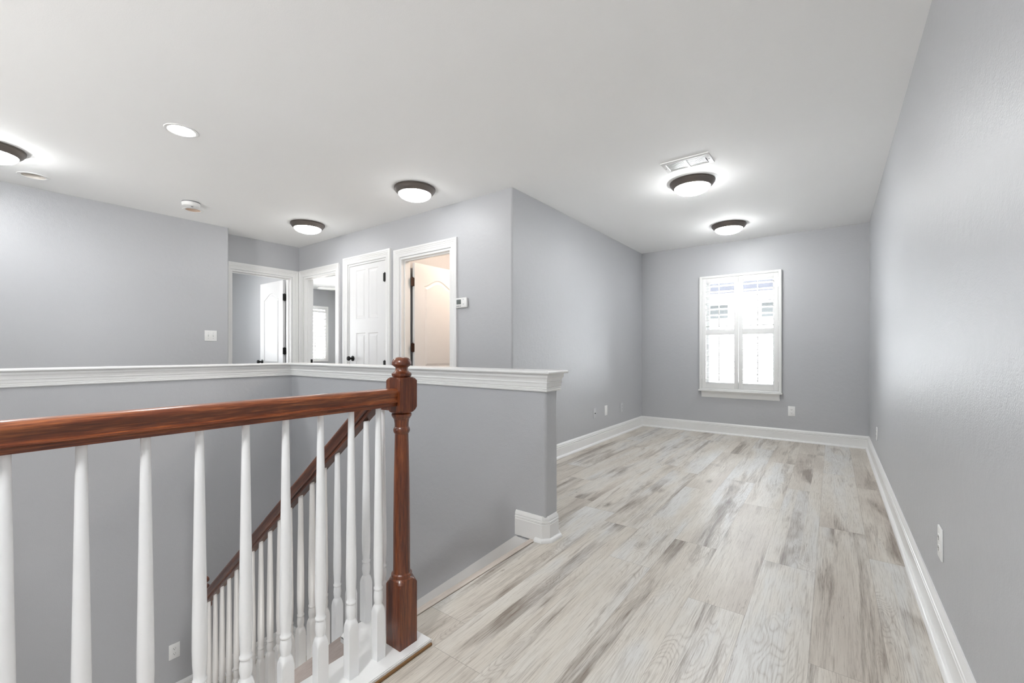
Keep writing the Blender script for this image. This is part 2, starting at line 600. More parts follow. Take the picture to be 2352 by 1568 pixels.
wall('wall_front', [((XLW, -2.7, -2.75, -2.63), 0, H), ((-2.1, XR, -2.75, -2.63), 0, H),
                    ((-2.7, -2.1, -2.75, -2.63), 0, 0.15), ((-2.7, -2.1, -2.75, -2.63), 2.25, H)],
     'grey wall behind the camera with a window added for fill daylight')
wall('wall_bedroom_far', [((-9.34, -9.22, -0.7, 0.2), 0, H), ((-9.34, -9.22, 1.2, 4.12), 0, H), ((-9.34, -9.22, 0.2, 1.2), 0, 0.85), ((-9.34, -9.22, 0.2, 1.2), 2.05, H), ((-9.34, -9.22, 5.32, 6.7), 0, H), ((-9.34, -9.22, 4.12, 5.32), 0, 0.85), ((-9.34, -9.22, 4.12, 5.32), 2.05, H)],
     'grey outer wall of the bedrooms seen through the doorways')
wall('wall_bedroom_near', [((-9.22, XD1 - T, -0.7, -0.58), 0, H)], 'grey near wall of the leftmost bedroom')
wall('wall_bedroom_back', [((-9.22, -8.4, 6.45, 6.57), 0, H), ((-6.6, -4.66, 6.45, 6.57), 0, H), ((-8.4, -6.6, 6.45, 6.57), 0, 0.8), ((-8.4, -6.6, 6.45, 6.57), 2.1, H)], 'grey back wall of the second bedroom')
wall('wall_bedroom_right', [((-4.76, -4.66, YD + T, 6.45), 0, H)], 'grey side wall of the second bedroom')
wall('wall_closet', [((-3.80, -3.70, YD + T, 5.2), 0, H), ((-3.70, XL - T, 5.1, 5.2), 0, H)], 'walls of the warm lit room behind the open door')
# stairwell half walls
re = 0.02
wall('wall_stairwell_left', [((XHL - THW, XHL, -0.26, YHW + THW), -3.3, 0.925)], 'grey half wall along the left side of the stairwell')
wall('wall_stairwell_back', [([(XHL, YHW)] + arc(XE - re, YHW + re, re, -PI / 2, 0) + arc(XE - re, YHW + THW - re, re, 0, PI / 2)
                              + [(XHL, YHW + THW)], -3.3, 0.925)], 'grey half wall behind the stairs, ending in front of the far room')
wall('wall_stairwell_near', [((XHL, -1.14, -0.26, -0.14), -0.30, 0.925)], 'grey half wall closing the near end of the stairwell')
wall('wall_lower_right', [((XR, XR + T, -2.75, -0.25), -3.3, -0.3), ((XR, XR + T, 0.25, 2.2), -3.3, -0.3), ((XR, XR + T, -0.25, 0.25), -3.3, -2.0), ((XR, XR + T, -0.25, 0.25), -1.4, -0.3)],
     'grey wall of the lower storey with a window')
wall('wall_lower_back', [((XE, XR, YHW, YHW + THW), -3.3, -0.3)], 'grey back wall of the lower storey')
wall('wall_lower_front', [((XHL, XR, -2.75, -2.63), -3.3, -0.3)], 'grey front wall of the lower storey')
wall('wall_lower_left', [((XHL - THW, XHL, -2.75, -0.26), -3.3, -0.3)], 'grey left wall of the lower storey')
bm = NB()
prism(bm, [(XHL, -2.7), (0.40, -2.7), (0.40, YHW + 0.05), (-1.318, YHW + 0.05), (-1.318, -0.145), (XHL, -0.145)], -0.30, -0.03)
tag(obj('ceiling_lower', bm, 'ceil', None, 20), 'white ceiling and floor edge of the lower storey around the stairwell', 'ceiling', kind='structure')
bm = NB()
box(bm, XHL - 0.1, 0.42, -2.75, 2.1, -3.42, -3.30)
tag(obj('floor_lower', bm, 'floor'), 'plank floor at the foot of the stairs', 'floor', kind='structure')

# ------------------------------------------------------------------ baseboards
BB = [(0, 0), (0.0155, 0), (0.0155, 0.092), (0.0115, 0.0955), (0.0152, 0.100), (0.0152, 0.1085), (0.0105, 0.112), (0.0138, 0.116), (0.0115, 0.126), (0.005, 0.137), (0, 0.137)]
SHOE = [(0.0155, 0), (0.034, 0), (0.0335, 0.007), (0.030, 0.0135), (0.0245, 0.018), (0.0155, 0.0195)]
Z = (0, 0, 1)


def baseboard(name, path, i0, i1, label, shoe=True, bb=True):
    root = thing(name, path[i0], 0, label, 'baseboard', kind='structure')
    bm = NB()
    sweep(bm, path, BB, Z, i0, i1)
    part('board', bm, 'trim', root)
    if shoe:
        bm = NB()
        sweep(bm, path, SHOE, Z, i0, i1)
        part('shoe_moulding', bm, 'trim', root)
    return root


room = [(XL, YD + 0.02, 0), (XL, YB, 0), (XR, YB, 0), (XR, -2.6, 0)]
baseboard('baseboard_left', room, 0, 1, 'white baseboard along the left wall of the far room')
baseboard('baseboard_back', room, 1, 2, 'white baseboard under the shuttered window')
baseboard('baseboard_right', room, 2, 3, 'white baseboard along the long right wall')
ch = 0.024
endp = [(-1.463, YHW, 0), (XE - ch, YHW, 0), (XE, YHW + ch, 0), (XE, YHW + THW - ch, 0), (XE - ch, YHW + THW, 0), (-4.0, YHW + THW, 0)]
root = thing('baseboard_half_wall', (XE, YHW, 0), 0, 'white baseboard wrapping the end of the half wall', 'baseboard', kind='structure')
bm = NB()
sweep(bm, endp, BB, Z)
part('board', bm, 'trim', root)
bm = NB()
sweep(bm, [(-1.322, YHW, 0)] + endp[1:], SHOE, Z)
part('shoe_moulding', bm, 'trim', root)
for nm, a, b, lb in (('baseboard_doors', (D4[1] + 0.09, YD, 0), (XL - 0.01, YD, 0), 'short white baseboard right of the warm lit doorway'),
                     ('baseboard_hall_left', (XLW, -2.6, 0), (XLW, 1.96, 0), 'white baseboard of the far left wall')):
    p = [b, a] if nm == 'baseboard_doors' else [a, b]
    if nm == 'baseboard_doors':
        p = [a, b]
        p = p[::1]
    baseboard(nm, p, 0, 1, lb)
# landing
lp = [(XHL, -0.14, LAND), (XHL, YHW, LAND), (-3.19, YHW, LAND)]
baseboard('baseboard_landing', lp, 0, 2, 'white baseboard down on the stair landing')

# ------------------------------------------------------------------ half wall cap
cap_prof = [(0.0, 0.826), (0.0105, 0.826), (0.0125, 0.830), (0.0125, 0.835), (0.010, 0.838), (0.0125, 0.841), (0.0125, 0.8465), (0.010, 0.849),
            (0.0135, 0.853), (0.0145, 0.872), (0.0185, 0.874), (0.0185, 0.879), (0.0155, 0.881), (0.0165, 0.890), (0.020, 0.899), (0.0245, 0.905), (0.0255, 0.923), (0.0, 0.923)]
loop = [(XHL, -0.14, 0), (XHL, YHW, 0), (XE, YHW, 0), (XE, YHW + THW, 0), (XHL - THW, YHW + THW, 0), (XHL - THW, -0.26, 0), (-1.14, -0.26, 0), (-1.14, -0.14, 0)]
root = thing('trim_1', (XHL, YHW, ZCAP), 0, 'white moulded cap along the top of the stairwell half wall', 'trim', kind='structure')
bm = NB()
sweep(bm, loop, cap_prof, Z, closed=True)
part('crown_moulding', bm, 'trim', root)
o = 0.044
bm = NB()
edge = [(-0.05, 0.924), (o - 0.004, 0.924), (o, 0.929), (o, 0.935), (o - 0.005, 0.940), (-0.05, 0.940)]
sweep(bm, loop, edge, Z, closed=True)
box(bm, XHL - 0.10, XHL - 0.03, -0.2, 2.1, 0.924, 0.9399)
box(bm, XHL - 0.10, XE - 0.03, YHW + 0.03, YHW + 0.10, 0.924, 0.9398)
part('cap_board', bm, 'trim', root)

# ------------------------------------------------------------------ doors
CAS = [(0.004, 0), (0.004, 0.010), (0.010, 0.0125), (0.030, 0.0125), (0.034, 0.0155), (0.044, 0.0155), (0.048, 0.0125), (0.054, 0.0175), (0.064, 0.0175), (0.068, 0.0215), (0.086, 0.0215), (0.086, 0)]


def casing(bm, axis, a0, a1, top, plane):
    """three sided casing around an opening a0..a1; axis 'x' on a wall facing -y, 'y' on a wall facing +x"""
    if axis == 'x':
        path = [(a1, plane, 0), (a1, plane, top), (a0, plane, top), (a0, plane, 0)]
        sweep(bm, path, CAS, (0, -1, 0))
    else:
        path = [(plane, a1, 0), (plane, a1, top), (plane, a0, top), (plane, a0, 0)]
        sweep(bm, path, CAS, (1, 0, 0))


def inset(poly, d):
    n = len(poly)
    out = []
    for i in range(n):
        p0, p1, p2 = (Vector(poly[i - 1]), Vector(poly[i]), Vector(poly[(i + 1) % n]))
        a, b = (p1 - p0).normalized(), (p2 - p1).normalized()
        na, nb = Vector((-a.y, a.x)), Vector((-b.y, b.x))
        m = (na + nb) / (1 + na.dot(nb))
        out.append(tuple(p1 + m * d))
    return out


def leaf(bm, wd, z0, z1, th, panels):
    """panelled slab: x 0..wd, z z0..z1, y 0..th, with raised panels sunk into both faces"""
    outer = [(0, z0), (wd, z0), (wd, z1), (0, z1)]
    corners = []
    for side in (0, 1):
        y0 = 0.0 if side == 0 else th
        sg = 1 if side == 0 else -1
        es = []
        vo = [bm.verts.new((p[0], y0, p[1])) for p in outer]
        corners.append(vo)
        es += [bm.edges.new((vo[i], vo[(i + 1) % 4])) for i in range(4)]
        for pl in panels:
            rings = []
            for d, dp in ((0, 0), (0.006, 0.0055), (0.016, 0.0065), (0.040, 0.001)):
                q = inset(pl, d) if d else pl
                rings.append([bm.verts.new((p[0], y0 + sg * dp, p[1])) for p in q])
            n = len(pl)
            es += [bm.edges.new((rings[0][i], rings[0][(i + 1) % n])) for i in range(n)]
            for r0, r1 in zip(rings, rings[1:]):
                for i in range(n):
                    bm.faces.new((r0[i], r0[(i + 1) % n], r1[(i + 1) % n], r1[i]))
            bm.faces.new(rings[-1])
        bmesh.ops.triangle_fill(bm, use_beauty=True, use_dissolve=False, edges=es, normal=(0, 1, 0))
    a, b = corners
    for i in range(4):
        bm.faces.new((a[i], a[(i + 1) % 4], b[(i + 1) % 4], b[i]))


def rectp(x0, x1, z0, z1):
    return [(x0, z0), (x1, z0), (x1, z1), (x0, z1)]


def archp(x0, x1, z0, z1, rise):
    w_ = x1 - x0
    top = []
    for k in range(17):
        u = k / 16
        s = 0.5 - 0.5 * math.cos(2 * PI * u)
        top.append((x1 - w_ * u, z1 + rise * (s ** 0.8)))
    return [(x0, z0), (x1, z0)] + top


def jamb(bm, axis, a0, a1, top, p0, p1):
    t = 0.02
    for lo, hi, z0, z1 in ((a0, a0 + t, 0, top - t), (a1 - t, a1, 0, top - t), (a0, a1, top - t, top)):
        if axis == 'x':
            box(bm, lo, hi, p0, p1, z0, z1)
        else:
            box(bm, p0, p1, lo, hi, z0, z1)
    s = 0.012
    for lo, hi, z0, z1 in ((a0 + t, a0 + t + s, 0, top - t - s), (a1 - t - s, a1 - t, 0, top - t - s), (a0 + t, a1 - t, top - t - s, top - t)):
        m0, m1 = (p0 + 0.042, p0 + 0.077)
        if axis == 'y':
            m0, m1 = p1 - 0.077, p1 - 0.042
        if axis == 'x':
            box(bm, lo, hi, m0, m1, z0, z1)
        else:
            box(bm, m0, m1, lo, hi, z0, z1)


def hinge_mesh(x, y, z, axis='x', sgn=1):
    bm = NB()
    lathe(bm, [(0.0065, -0.045), (0.0065, 0.045)], 14, (x, y, z))
    lathe(bm, [(0.003, 0.045), (0.0055, 0.048), (0.003, 0.053)], 12, (x, y, z))
    lathe(bm, [(0.003, -0.053), (0.0055, -0.048), (0.003, -0.045)], 12, (x, y, z))
    if axis == 'x':
        box(bm, x - 0.024, x + 0.024, y - 0.0015, y + 0.0015, z - 0.045, z + 0.045)
    else:
        box(bm, x - 0.0015, x + 0.0015, y - 0.024, y + 0.024, z - 0.045, z + 0.045)
    return bm


def knob_mesh(c, d):
    """round knob on a rose, pointing along d ('x' or 'y' with sign)"""
    bm = NB()
    ax, s = d[1], (1 if d[0] == '+' else -1)
    pr = [(0.031, 0), (0.032, 0.004), (0.028, 0.009), (0.013, 0.012), (0.0115, 0.030), (0.016, 0.037), (0.025, 0.046), (0.0275, 0.056), (0.024, 0.066), (0.012, 0.071), (0.001, 0.072)]
    lathe(bm, [(q, s * z) for q, z in pr], 24, c, ax)
    return bm


# closed door
dr = thing('door_3', (D3[0], YD, 0), 0, 'closed white door with four sunken panels and a black knob', 'door', kind='structure')
bm = NB(); casing(bm, 'x', D3[0], D3[1], D3[2], YD); part('casing', bm, 'trim', dr)
bm = NB(); jamb(bm, 'x', D3[0], D3[1], D3[2], YD, YD + T); part('jamb', bm, 'trim', dr)
bm = NB()
lw = D3[1] - D3[0] - 0.046
leaf(bm, lw, 0.012, D3[2] - 0.024, 0.036, [rectp(0.125, 0.305, 0.24, 1.262), rectp(lw - 0.305, lw - 0.125, 0.24, 1.262),
                                           rectp(0.125, 0.305, 1.425, 1.985), rectp(lw - 0.305, lw - 0.125, 1.425, 1.985)])
bmesh.ops.translate(bm, verts=bm.verts, vec=(D3[0] + 0.023, YD + 0.004, 0))
lf = part('door_leaf', bm, 'door', dr, None, 12)
part('door_knob', knob_mesh((-4.500, YD + 0.004, 0.969), '-y'), 'black', dr, lf)
for z in (1.857, 0.905, 0.22):
    part('hinge', hinge_mesh(D3[1] - 0.0215, YD - 0.004, z), 'black', dr, lf)

# left doorway, door swung into the room
dr = thing('door_1', (XD1, D1[1], 0), 0, 'open white door with an arched panel in the leftmost doorway', 'door', kind='structure')
bm = NB(); casing(bm, 'y', D1[0], D1[1], D1[2], XD1); part('casing', bm, 'trim', dr)
bm = NB(); jamb(bm, 'y', D1[0], D1[1], D1[2], XD1 - T, XD1); part('jamb', bm, 'trim', dr)
bm = NB()
leaf(bm, 0.665, 0.012, 2.005, 0.035, [archp(0.115, 0.545, 0.875, 1.765, 0.085), rectp(0.115, 0.545, 0.20, 0.74)])
bmesh.ops.rotate(bm, verts=bm.verts, cent=(0, 0, 0), matrix=Matrix.Rotation(PI, 3, 'Z'))
bmesh.ops.translate(bm, verts=bm.verts, vec=(XD1 - T - 0.038, 2.816, 0))
lf = part('door_leaf', bm, 'door', dr, None, 12)
part('door_knob', knob_mesh((-6.492, 2.781, 0.905), '-y'), 'black', dr, lf)
for z in (1.775, 1.058, 0.22):
    part('hinge', hinge_mesh(XD1 - T - 0.017, 2.794, z, 'y'), 'black', dr, lf)

# middle doorway, leaf out of sight
dr = thing('door_2', (D2[0], YD, 0), 0, 'white open doorway into the bedroom with the shuttered window', 'door', kind='structure')
bm = NB(); casing(bm, 'x', D2[0], D2[1], D2[2], YD); part('casing', bm, 'trim', dr)
bm = NB(); jamb(bm, 'x', D2[0], D2[1], D2[2], YD, YD + T); part('jamb', bm, 'trim', dr)
bm = NB()
box(bm, D2[0] + 0.0195, D2[0] + 0.0215, YD + 0.055, YD + 0.113, 0.885, 0.945, 0.0008)
part('strike_plate', bm, 'black', dr)
bm = NB()
leaf(bm, 0.72, 0.012, 2.0, 0.035, [archp(0.125, 0.595, 0.875, 1.765, 0.085), rectp(0.125, 0.595, 0.20, 0.74)])
bmesh.ops.rotate(bm, verts=bm.verts, cent=(0, 0, 0), matrix=Matrix.Rotation(PI / 2, 3, 'Z'))
bmesh.ops.translate(bm, verts=bm.verts, vec=(D2[1] - 0.001, YD + T + 0.03, 0))
lf = part('door_leaf', bm, 'door', dr, None, 12)
part('door_knob', knob_mesh((D2[1] - 0.036, YD + T + 0.68, 0.93), '-x'), 'black', dr, lf)

# warm lit doorway
dr = thing('door_4', (D4[0], YD, 0), 0, 'open white door with an arched panel in the warm lit doorway', 'door', kind='structure')
bm = NB(); casing(bm, 'x', D4[0], D4[1], D4[2], YD); part('casing', bm, 'trim', dr)
bm = NB(); jamb(bm, 'x', D4[0], D4[1], D4[2], YD, YD + T); part('jamb', bm, 'trim', dr)
bm = NB()
leaf(bm, 0.70, 0.012, 2.005, 0.035, [archp(0.135, 0.565, 0.875, 1.765, 0.085), rectp(0.135, 0.565, 0.20, 0.74)])
bmesh.ops.rotate(bm, verts=bm.verts, cent=(0, 0, 0), matrix=Matrix.Rotation(PI / 2, 3, 'Z'))
bmesh.ops.translate(bm, verts=bm.verts, vec=(D4[0] + 0.045, YD + T + 0.038, 0))
lf = part('door_leaf', bm, 'door', dr, None, 12)
for z in (1.795, 1.091, 0.25):
    part('hinge', hinge_mesh(D4[0] + 0.040, YD + T + 0.017, z, 'y'), 'brownhinge', dr, lf)

# ------------------------------------------------------------------ windows and shutters


def window(name, wx0, wx1, z0, z1, y, depth, label, fn=lambda p: p, sill=True):
    """double hung sash in an opening; drawn on a wall facing -y at plane y, mapped by fn"""
    root = thing(name, fn((wx0, y, z0)), 0, label, 'window', kind='structure')

    def P(nm, bm, mat, sub=None):
        bmesh.ops.transform(bm, verts=bm.verts, matrix=fn.mat if hasattr(fn, 'mat') else Matrix())
        return part(nm, bm, mat, root, sub)
    bm = NB()
    box(bm, wx0, wx0 + 0.012, y + 0.001, y + depth, z0, z1)
    box(bm, wx1 - 0.012, wx1, y + 0.001, y + depth, z0, z1)
    box(bm, wx0 + 0.012, wx1 - 0.012, y + 0.001, y + depth, z1 - 0.012, z1)
    box(bm, wx0 + 0.012, wx1 - 0.012, y + 0.001, y + depth, z0, z0 + 0.012)
    P('window_lining', bm, 'trim')
    zm = (z0 + z1) / 2
    ya = y + depth - 0.05
    for lo, hi, yo in ((z0 + 0.012, zm + 0.02, 0.0), (zm - 0.02, z1 - 0.012, 0.022)):
        bm = NB()
        a, b = wx0 + 0.012, wx1 - 0.012
        t = 0.035
        box(bm, a, a + t, ya + yo, ya + yo + 0.02, lo, hi)
        box(bm, b - t, b, ya + yo, ya + yo + 0.02, lo, hi)
        box(bm, a + t, b - t, ya + yo, ya + yo + 0.02, lo, lo + t)
        box(bm, a + t, b - t, ya + yo, ya + yo + 0.02, hi - t, hi)
        s = P('window_sash', bm, 'trim')
        bm = NB()
        box(bm, a + t, b - t, ya + yo + 0.008, ya + yo + 0.012, lo + t, hi - t)
        P('window_pane', bm, 'glass', s)
    return root, P


class Ident:
    mat = Matrix()

    def __call__(self, p):
        return p


root, P = window('window_1', WIN[0], WIN[1], WIN[2], WIN[3], YB, T, 'sash window in the far wall behind open white shutters', Ident())
bm = NB()
sx0, sx1 = -1.405, -0.474
box(bm, sx0, sx1, YB - 0.062, YB + 0.05, 0.541, 0.560, 0.004)
P('window_sill', bm, 'trim')
bm = NB()
ap = [(0, 0), (0.006, 0), (0.010, 0.012), (0.010, 0.022), (0.014, 0.03), (0.016, 0.055), (0.022, 0.062), (0.030, 0.08), (0, 0.08)]
sweep(bm, [(sx0 + 0.03, YB, 0.461), (sx1 - 0.03, YB, 0.461)], ap, Z)
P('apron_moulding', bm, 'trim')


def louver_mesh(w_, tilt):
    bm = NB()
    pts = []
    for k in range(20):
        a = 2 * PI * k / 20
        pts.append((0.043 * math.cos(a), 0.0052 * math.sin(a)))
    ct, st = math.cos(tilt), math.sin(tilt)
    rings = []
    for x in (-w_ / 2, w_ / 2):
        rings.append(ring_z(bm, [(x, u * ct - v * st, u * st + v * ct) for u, v in pts]))
    skin(bm, rings)
    return bm


def shutters(name, x0, x1, z0, z1, y, label, npan, sections, tilts, stile, mid, fn_mat=None, cen_gap=0.003):
    """plantation shutters: frame, hinged panels with louvers and tilt rods; drawn facing -y at plane y"""
    mat = fn_mat or Matrix()
    root = thing(name, mat @ Vector(((x0 + x1) / 2, y, z0)), 0, label, 'shutter')

    def P(nm, bm, m, sub=None):
        bmesh.ops.transform(bm, verts=bm.verts, matrix=mat)
        return part(nm, bm, m, root, sub)
    f = 0.030
    bm = NB()
    for a, b, c, d in ((x0, x0 + f, z0, z1), (x1 - f, x1, z0, z1), (x0 + f, x1 - f, z1 - f, z1), (x0 + f, x1 - f, z0, z0 + f * 0.6)):
        box(bm, a, b, y - 0.040, y, c, d, 0.003)
    P('shutter_frame', bm, 'shutter')
    ia, ib = x0 + f, x1 - f
    pw = (ib - ia) / npan
    yc = y - 0.021
    for k in range(npan):
        a, b = ia + pw * k + cen_gap / 2, ia + pw * (k + 1) - cen_gap / 2
        zt, zb = z1 - f - 0.002, z0 + f * 0.6 + 0.002
        bm = NB()
        box(bm, a, a + stile, yc - 0.014, yc + 0.014, zb, zt, 0.002)
        box(bm, b - stile, b, yc - 0.014, yc + 0.014, zb, zt, 0.002)
        edges = [zb] + [v for s in sections for v in s] + [zt]
        for q in range(0, len(edges), 2):
            box(bm, a + stile, b - stile, yc - 0.014, yc + 0.014, edges[q], edges[q + 1], 0.002)
        pn = P('shutter_panel', bm, 'shutter')
        for (s0, s1), n, tl in zip(sections, mid, tilts):
            step = (s1 - s0) / n
            wl = b - a - 2 * stile - 0.004
            src = louver_mesh(wl, tl)
            bmesh.ops.transform(src, verts=src.verts, matrix=mat.to_3x3().to_4x4())
            first = None
            for q in range(n):
                loc = mat @ Vector(((a + b) / 2, yc, s0 + step * (q + 0.5))) - BASES[root.name]
                if first is None:
                    first = obj('louver', src, 'shutter', pn, 32)
                    lv = first
                else:
                    lv = first.copy()
                    COL.objects.link(lv)
                lv.location = loc
            bm = NB()
            ry = yc - 0.043 * math.cos(tl) - 0.004
            zo = -0.043 * math.sin(tl)
            box(bm, (a + b) / 2 - 0.0055, (a + b) / 2 + 0.0055, ry - 0.010, ry, s0 + 0.02 + zo, s1 - 0.015 + zo, 0.002)
            P('tilt_rod', bm, 'shutter', pn)
        for hz in (zb + 0.14, (zb + zt) / 2 + 0.1, zt - 0.14):
            hx = a - 0.002 if k == 0 else b + 0.002
            bm = NB()
            box(bm, hx - 0.010, hx + 0.010, yc - 0.0175, yc - 0.014, hz - 0.03, hz + 0.03, 0.001)
            P('hinge', bm, 'shutter', pn)
    return root


shutters('window_shutter', -1.396, -0.482, 0.561, 2.021, YB, 'pair of white plantation shutters on the window of the far wall', 2,
         [(0.655, 1.262), (1.332, 1.925)], [8, 8][:0] or [math.radians(4), math.radians(-7)], 0.048, [8, 8])

# bedroom window, on the wall facing +x at X=-9.22: local (x, y, z) -> (-9.22 - (y - 0), x, z)
MB = Matrix(((0, -1, 0, -9.22), (1, 0, 0, 0), (0, 0, 1, 0), (0, 0, 0, 1)))


class MapB:
    mat = MB

    def __call__(self, p):
        return MB @ Vector(p)


window('window_2', 4.12, 5.32, 0.85, 2.05, 0.0, T, 'bedroom window behind closed white shutters seen through a doorway', MapB())
shutters('window_shutter', 4.09, 5.345, 0.832, 2.068, 0.0, 'bright white shutters of the bedroom window seen through the open doorway', 2,
         [(0.906, 1.99)], [math.radians(48)], 0.035, [14], MB)
window('fill_window_5', -8.4, -6.6, 0.8, 2.1, 6.45, T, 'unseen second bedroom window added to brighten the room', Ident())  # added out of view, lets more daylight into this bedroom
window('fill_window_4', 0.2, 1.2, 0.85, 2.05, 0.0, T, 'unseen window added to brighten the leftmost bedroom', MapB())  # added out of view, daylight fill for the wall inside the doorway
window('fill_window_3', -2.7, -2.1, 0.15, 2.25, -2.63, 0.12, 'unseen window added behind the camera for fill daylight', type('R', (), {'mat': Matrix.Translation((-4.8, -5.26, 0)) @ Matrix.Rotation(PI, 4, 'Z'), '__call__': lambda self, p: (-2.4, -2.63, 0.15)})())  # added behind the camera as a source of ambient daylight

# neighbouring house outside, bright in the daylight
hs = thing('house', (-1.2, 10.4, -3.0), 0, 'pale house with grey shingle roof outside the shuttered window', 'house')
bm = NB(); box(bm, -7, 5, 10.2, 14, -3, 2.12); part('wall', bm, 'facade', hs)
bm = NB()
vs = [bm.verts.new(p) for p in ((-7.4, 9.85, 2.12), (5.4, 9.85, 2.12), (5.4, 9.85, 2.26), (-7.4, 9.85, 2.26), (-7.4, 14.2, 4.7), (5.4, 14.2, 4.7), (5.4, 14.2, 2.12), (-7.4, 14.2, 2.12))]
for f in ((0, 1, 2, 3), (3, 2, 5, 4), (4, 5, 6, 7), (7, 6, 1, 0), (0, 3, 4, 7), (1, 6, 5, 2)):
    bm.faces.new([vs[k] for k in f])
rf = part('roof', bm, 'shingle', hs)
bm = NB(); box(bm, -7.4, 5.4, 9.79, 9.85, 2.09, 2.26, 0.01); part('gutter', bm, 'facade', hs, rf)
for x0, x1 in ((-2.5, -1.75), (-1.22, -0.55)):
    bm = NB(); box(bm, x0, x1, 10.17, 10.21, 1.72, 2.08); fr = part('window', bm, 'facade', hs)
    bm = NB(); box(bm, x0 + 0.05, x1 - 0.05, 10.155, 10.175, 1.77, 2.05); part('pane', bm, 'outglass', hs, fr)
# ------------------------------------------------------------------ ceiling lamps


def flush_lamp(loc, label, group, glass='lamp', r=0.173):
    root = thing('ceiling_light', loc, 0, label, 'ceiling light', group, world_parts=False)
    bm = NB()
    k = r / 0.173
    lathe(bm, [(0.10 * k, 0.0), (0.171 * k, 0.0), (0.173 * k, -0.003), (0.173 * k, -0.008), (0.170 * k, -0.0095), (0.1715 * k, -0.013), (0.1715 * k, -0.016), (0.168 * k, -0.018),
               (0.165 * k, -0.024), (0.157 * k, -0.036), (0.147 * k, -0.045), (0.140 * k, -0.051), (0.137 * k, -0.051), (0.135 * k, -0.046)], 64)
    obj('lamp_canopy', bm, 'bronze', root, 40)
    bm = NB()
    n = 14
    pr = [(0.136 * k, -0.046)]
    for q in range(n + 1):
        a = PI / 2 * q / n
        pr.append((0.1362 * k * math.cos(a), -0.049 - 0.052 * math.sin(a)))
    lathe(bm, pr, 56)
    obj('glass_diffuser', bm, glass, root, 50)
    return root


GL = 'flush ceiling lights with bronze canopies'
L0 = flush_lamp((-2.862, 2.452, H), 'round bronze ceiling light nearest the outside wall corner, above the doorways', GL)
dup(L0, (-4.595, 2.435, H), 0.3, 'small round bronze ceiling light at the far end of the hall by the corner')
flush_lamp((-4.592, 0.220, H), 'bronze ceiling light cut off by the left edge of the photo', GL, 'lampleft')
rn = flush_lamp((-0.923, 3.712, H), 'larger bronze ceiling light right under the air vent in the room', GL, 'lamproom')
flush_lamp((-0.913, 5.205, H), 'bronze ceiling light nearest the shuttered window', GL, 'lampfar')
flush_lamp((-0.70, -0.55, H), 'unseen bronze ceiling light added behind the camera as fill', GL, 'lampfill')  # added fill lamp, lights the front spindles and the near hall
flush_lamp((-7.1, 1.75, H), 'unseen bronze ceiling light added to brighten the leftmost bedroom', GL, 'lampbedfill')  # added fill lamp for the wall seen through the doorway
flush_lamp((-2.3, -1.2, -0.30), 'unseen ceiling light added in the lower storey as fill', GL, 'lampfar')  # added fill lamp, lights the outer stringer from the well side
dup(rn, (-5.9, 5.4, H), 0.2, 'unseen bronze ceiling light added to brighten the bedroom with the fan')  # copy added out of view to lift this dark bedroom
for o_ in rn.children:
    if o_.name.startswith('lamp_canopy'):
        bm = NB()
        lathe(bm, [(0.10, 0.0), (0.196, 0.0), (0.197, -0.002), (0.192, -0.0035), (0.10, -0.0035)], 64)
        obj('mounting_plate', bm, 'plastic', rn)
        break
flush_lamp((-3.0, 3.75, H), 'warm ceiling light in the room behind the open door', GL, 'lampwarm')

# ------------------------------------------------------------------ recessed downlights


def can(loc, r, label, lit, inner='beige'):
    root = thing('recessed_downlight', loc, 0, label, 'downlight', 'recessed downlights in the ceiling', world_parts=False)
    bm = NB()
    lathe(bm, [(r - 0.004, 0.012), (r - 0.004, -0.002), (r + 0.004, -0.0055), (r + 0.018, -0.004), (r + 0.020, -0.0005), (r, 0.0)], 48, caps=False)
    obj('trim_ring', bm, 'plastic', root, 40)
    bm = NB()
    if lit:
        lathe(bm, [(r - 0.004, 0.004), (r * 0.7, -0.002), (r * 0.3, -0.004), (0.001, -0.0045)], 40)
        obj('lens', bm, 'can', root, 50)
    else:
        lathe(bm, [(r - 0.004, 0.0), (r - 0.012, 0.05), (r - 0.02, 0.09)], 40, caps=False)
        obj('reflector_cone', bm, inner, root, 50)
        bm = NB()
        lathe(bm, [(r - 0.018, 0.092), (r - 0.02, 0.075), (r * 0.5, 0.062), (0.001, 0.058)], 32)
        obj('bulb', bm, 'plastic', root, 50)
    return root


can((CANS['lit'][0], CANS['lit'][1], H), CANS['lit'][2], 'lit recessed downlight over the stairwell', True)
can((CANS['left'][0], CANS['left'][1], H), CANS['left'][2], 'unlit recessed downlight beside the lamp cut off at the left edge', False)
can((CANS['far'][0], CANS['far'][1], H), CANS['far'][2], 'unlit recessed downlight right behind the smoke detector', False, 'cream')

sd = thing('smoke_detector', (-4.80, 1.43, H), 0, 'round white smoke detector on the hall ceiling', 'smoke detector', world_parts=False)
bm = NB()
lathe(bm, [(0.05, 0), (0.070, 0), (0.071, -0.004), (0.069, -0.010)], 40)
obj('base_plate', bm, 'grey', sd)
bm = NB()
lathe(bm, [(0.05, -0.010), (0.071, -0.010), (0.072, -0.014), (0.070, -0.032), (0.064, -0.040), (0.045, -0.045), (0.001, -0.046)], 40)
obj('cover', bm, 'plastic', sd)
bm = NB()
lathe(bm, [(0.010, -0.045), (0.010, -0.048), (0.001, -0.0485)], 16, (0.03, 0, 0))
obj('test_button', bm, 'grey', sd)

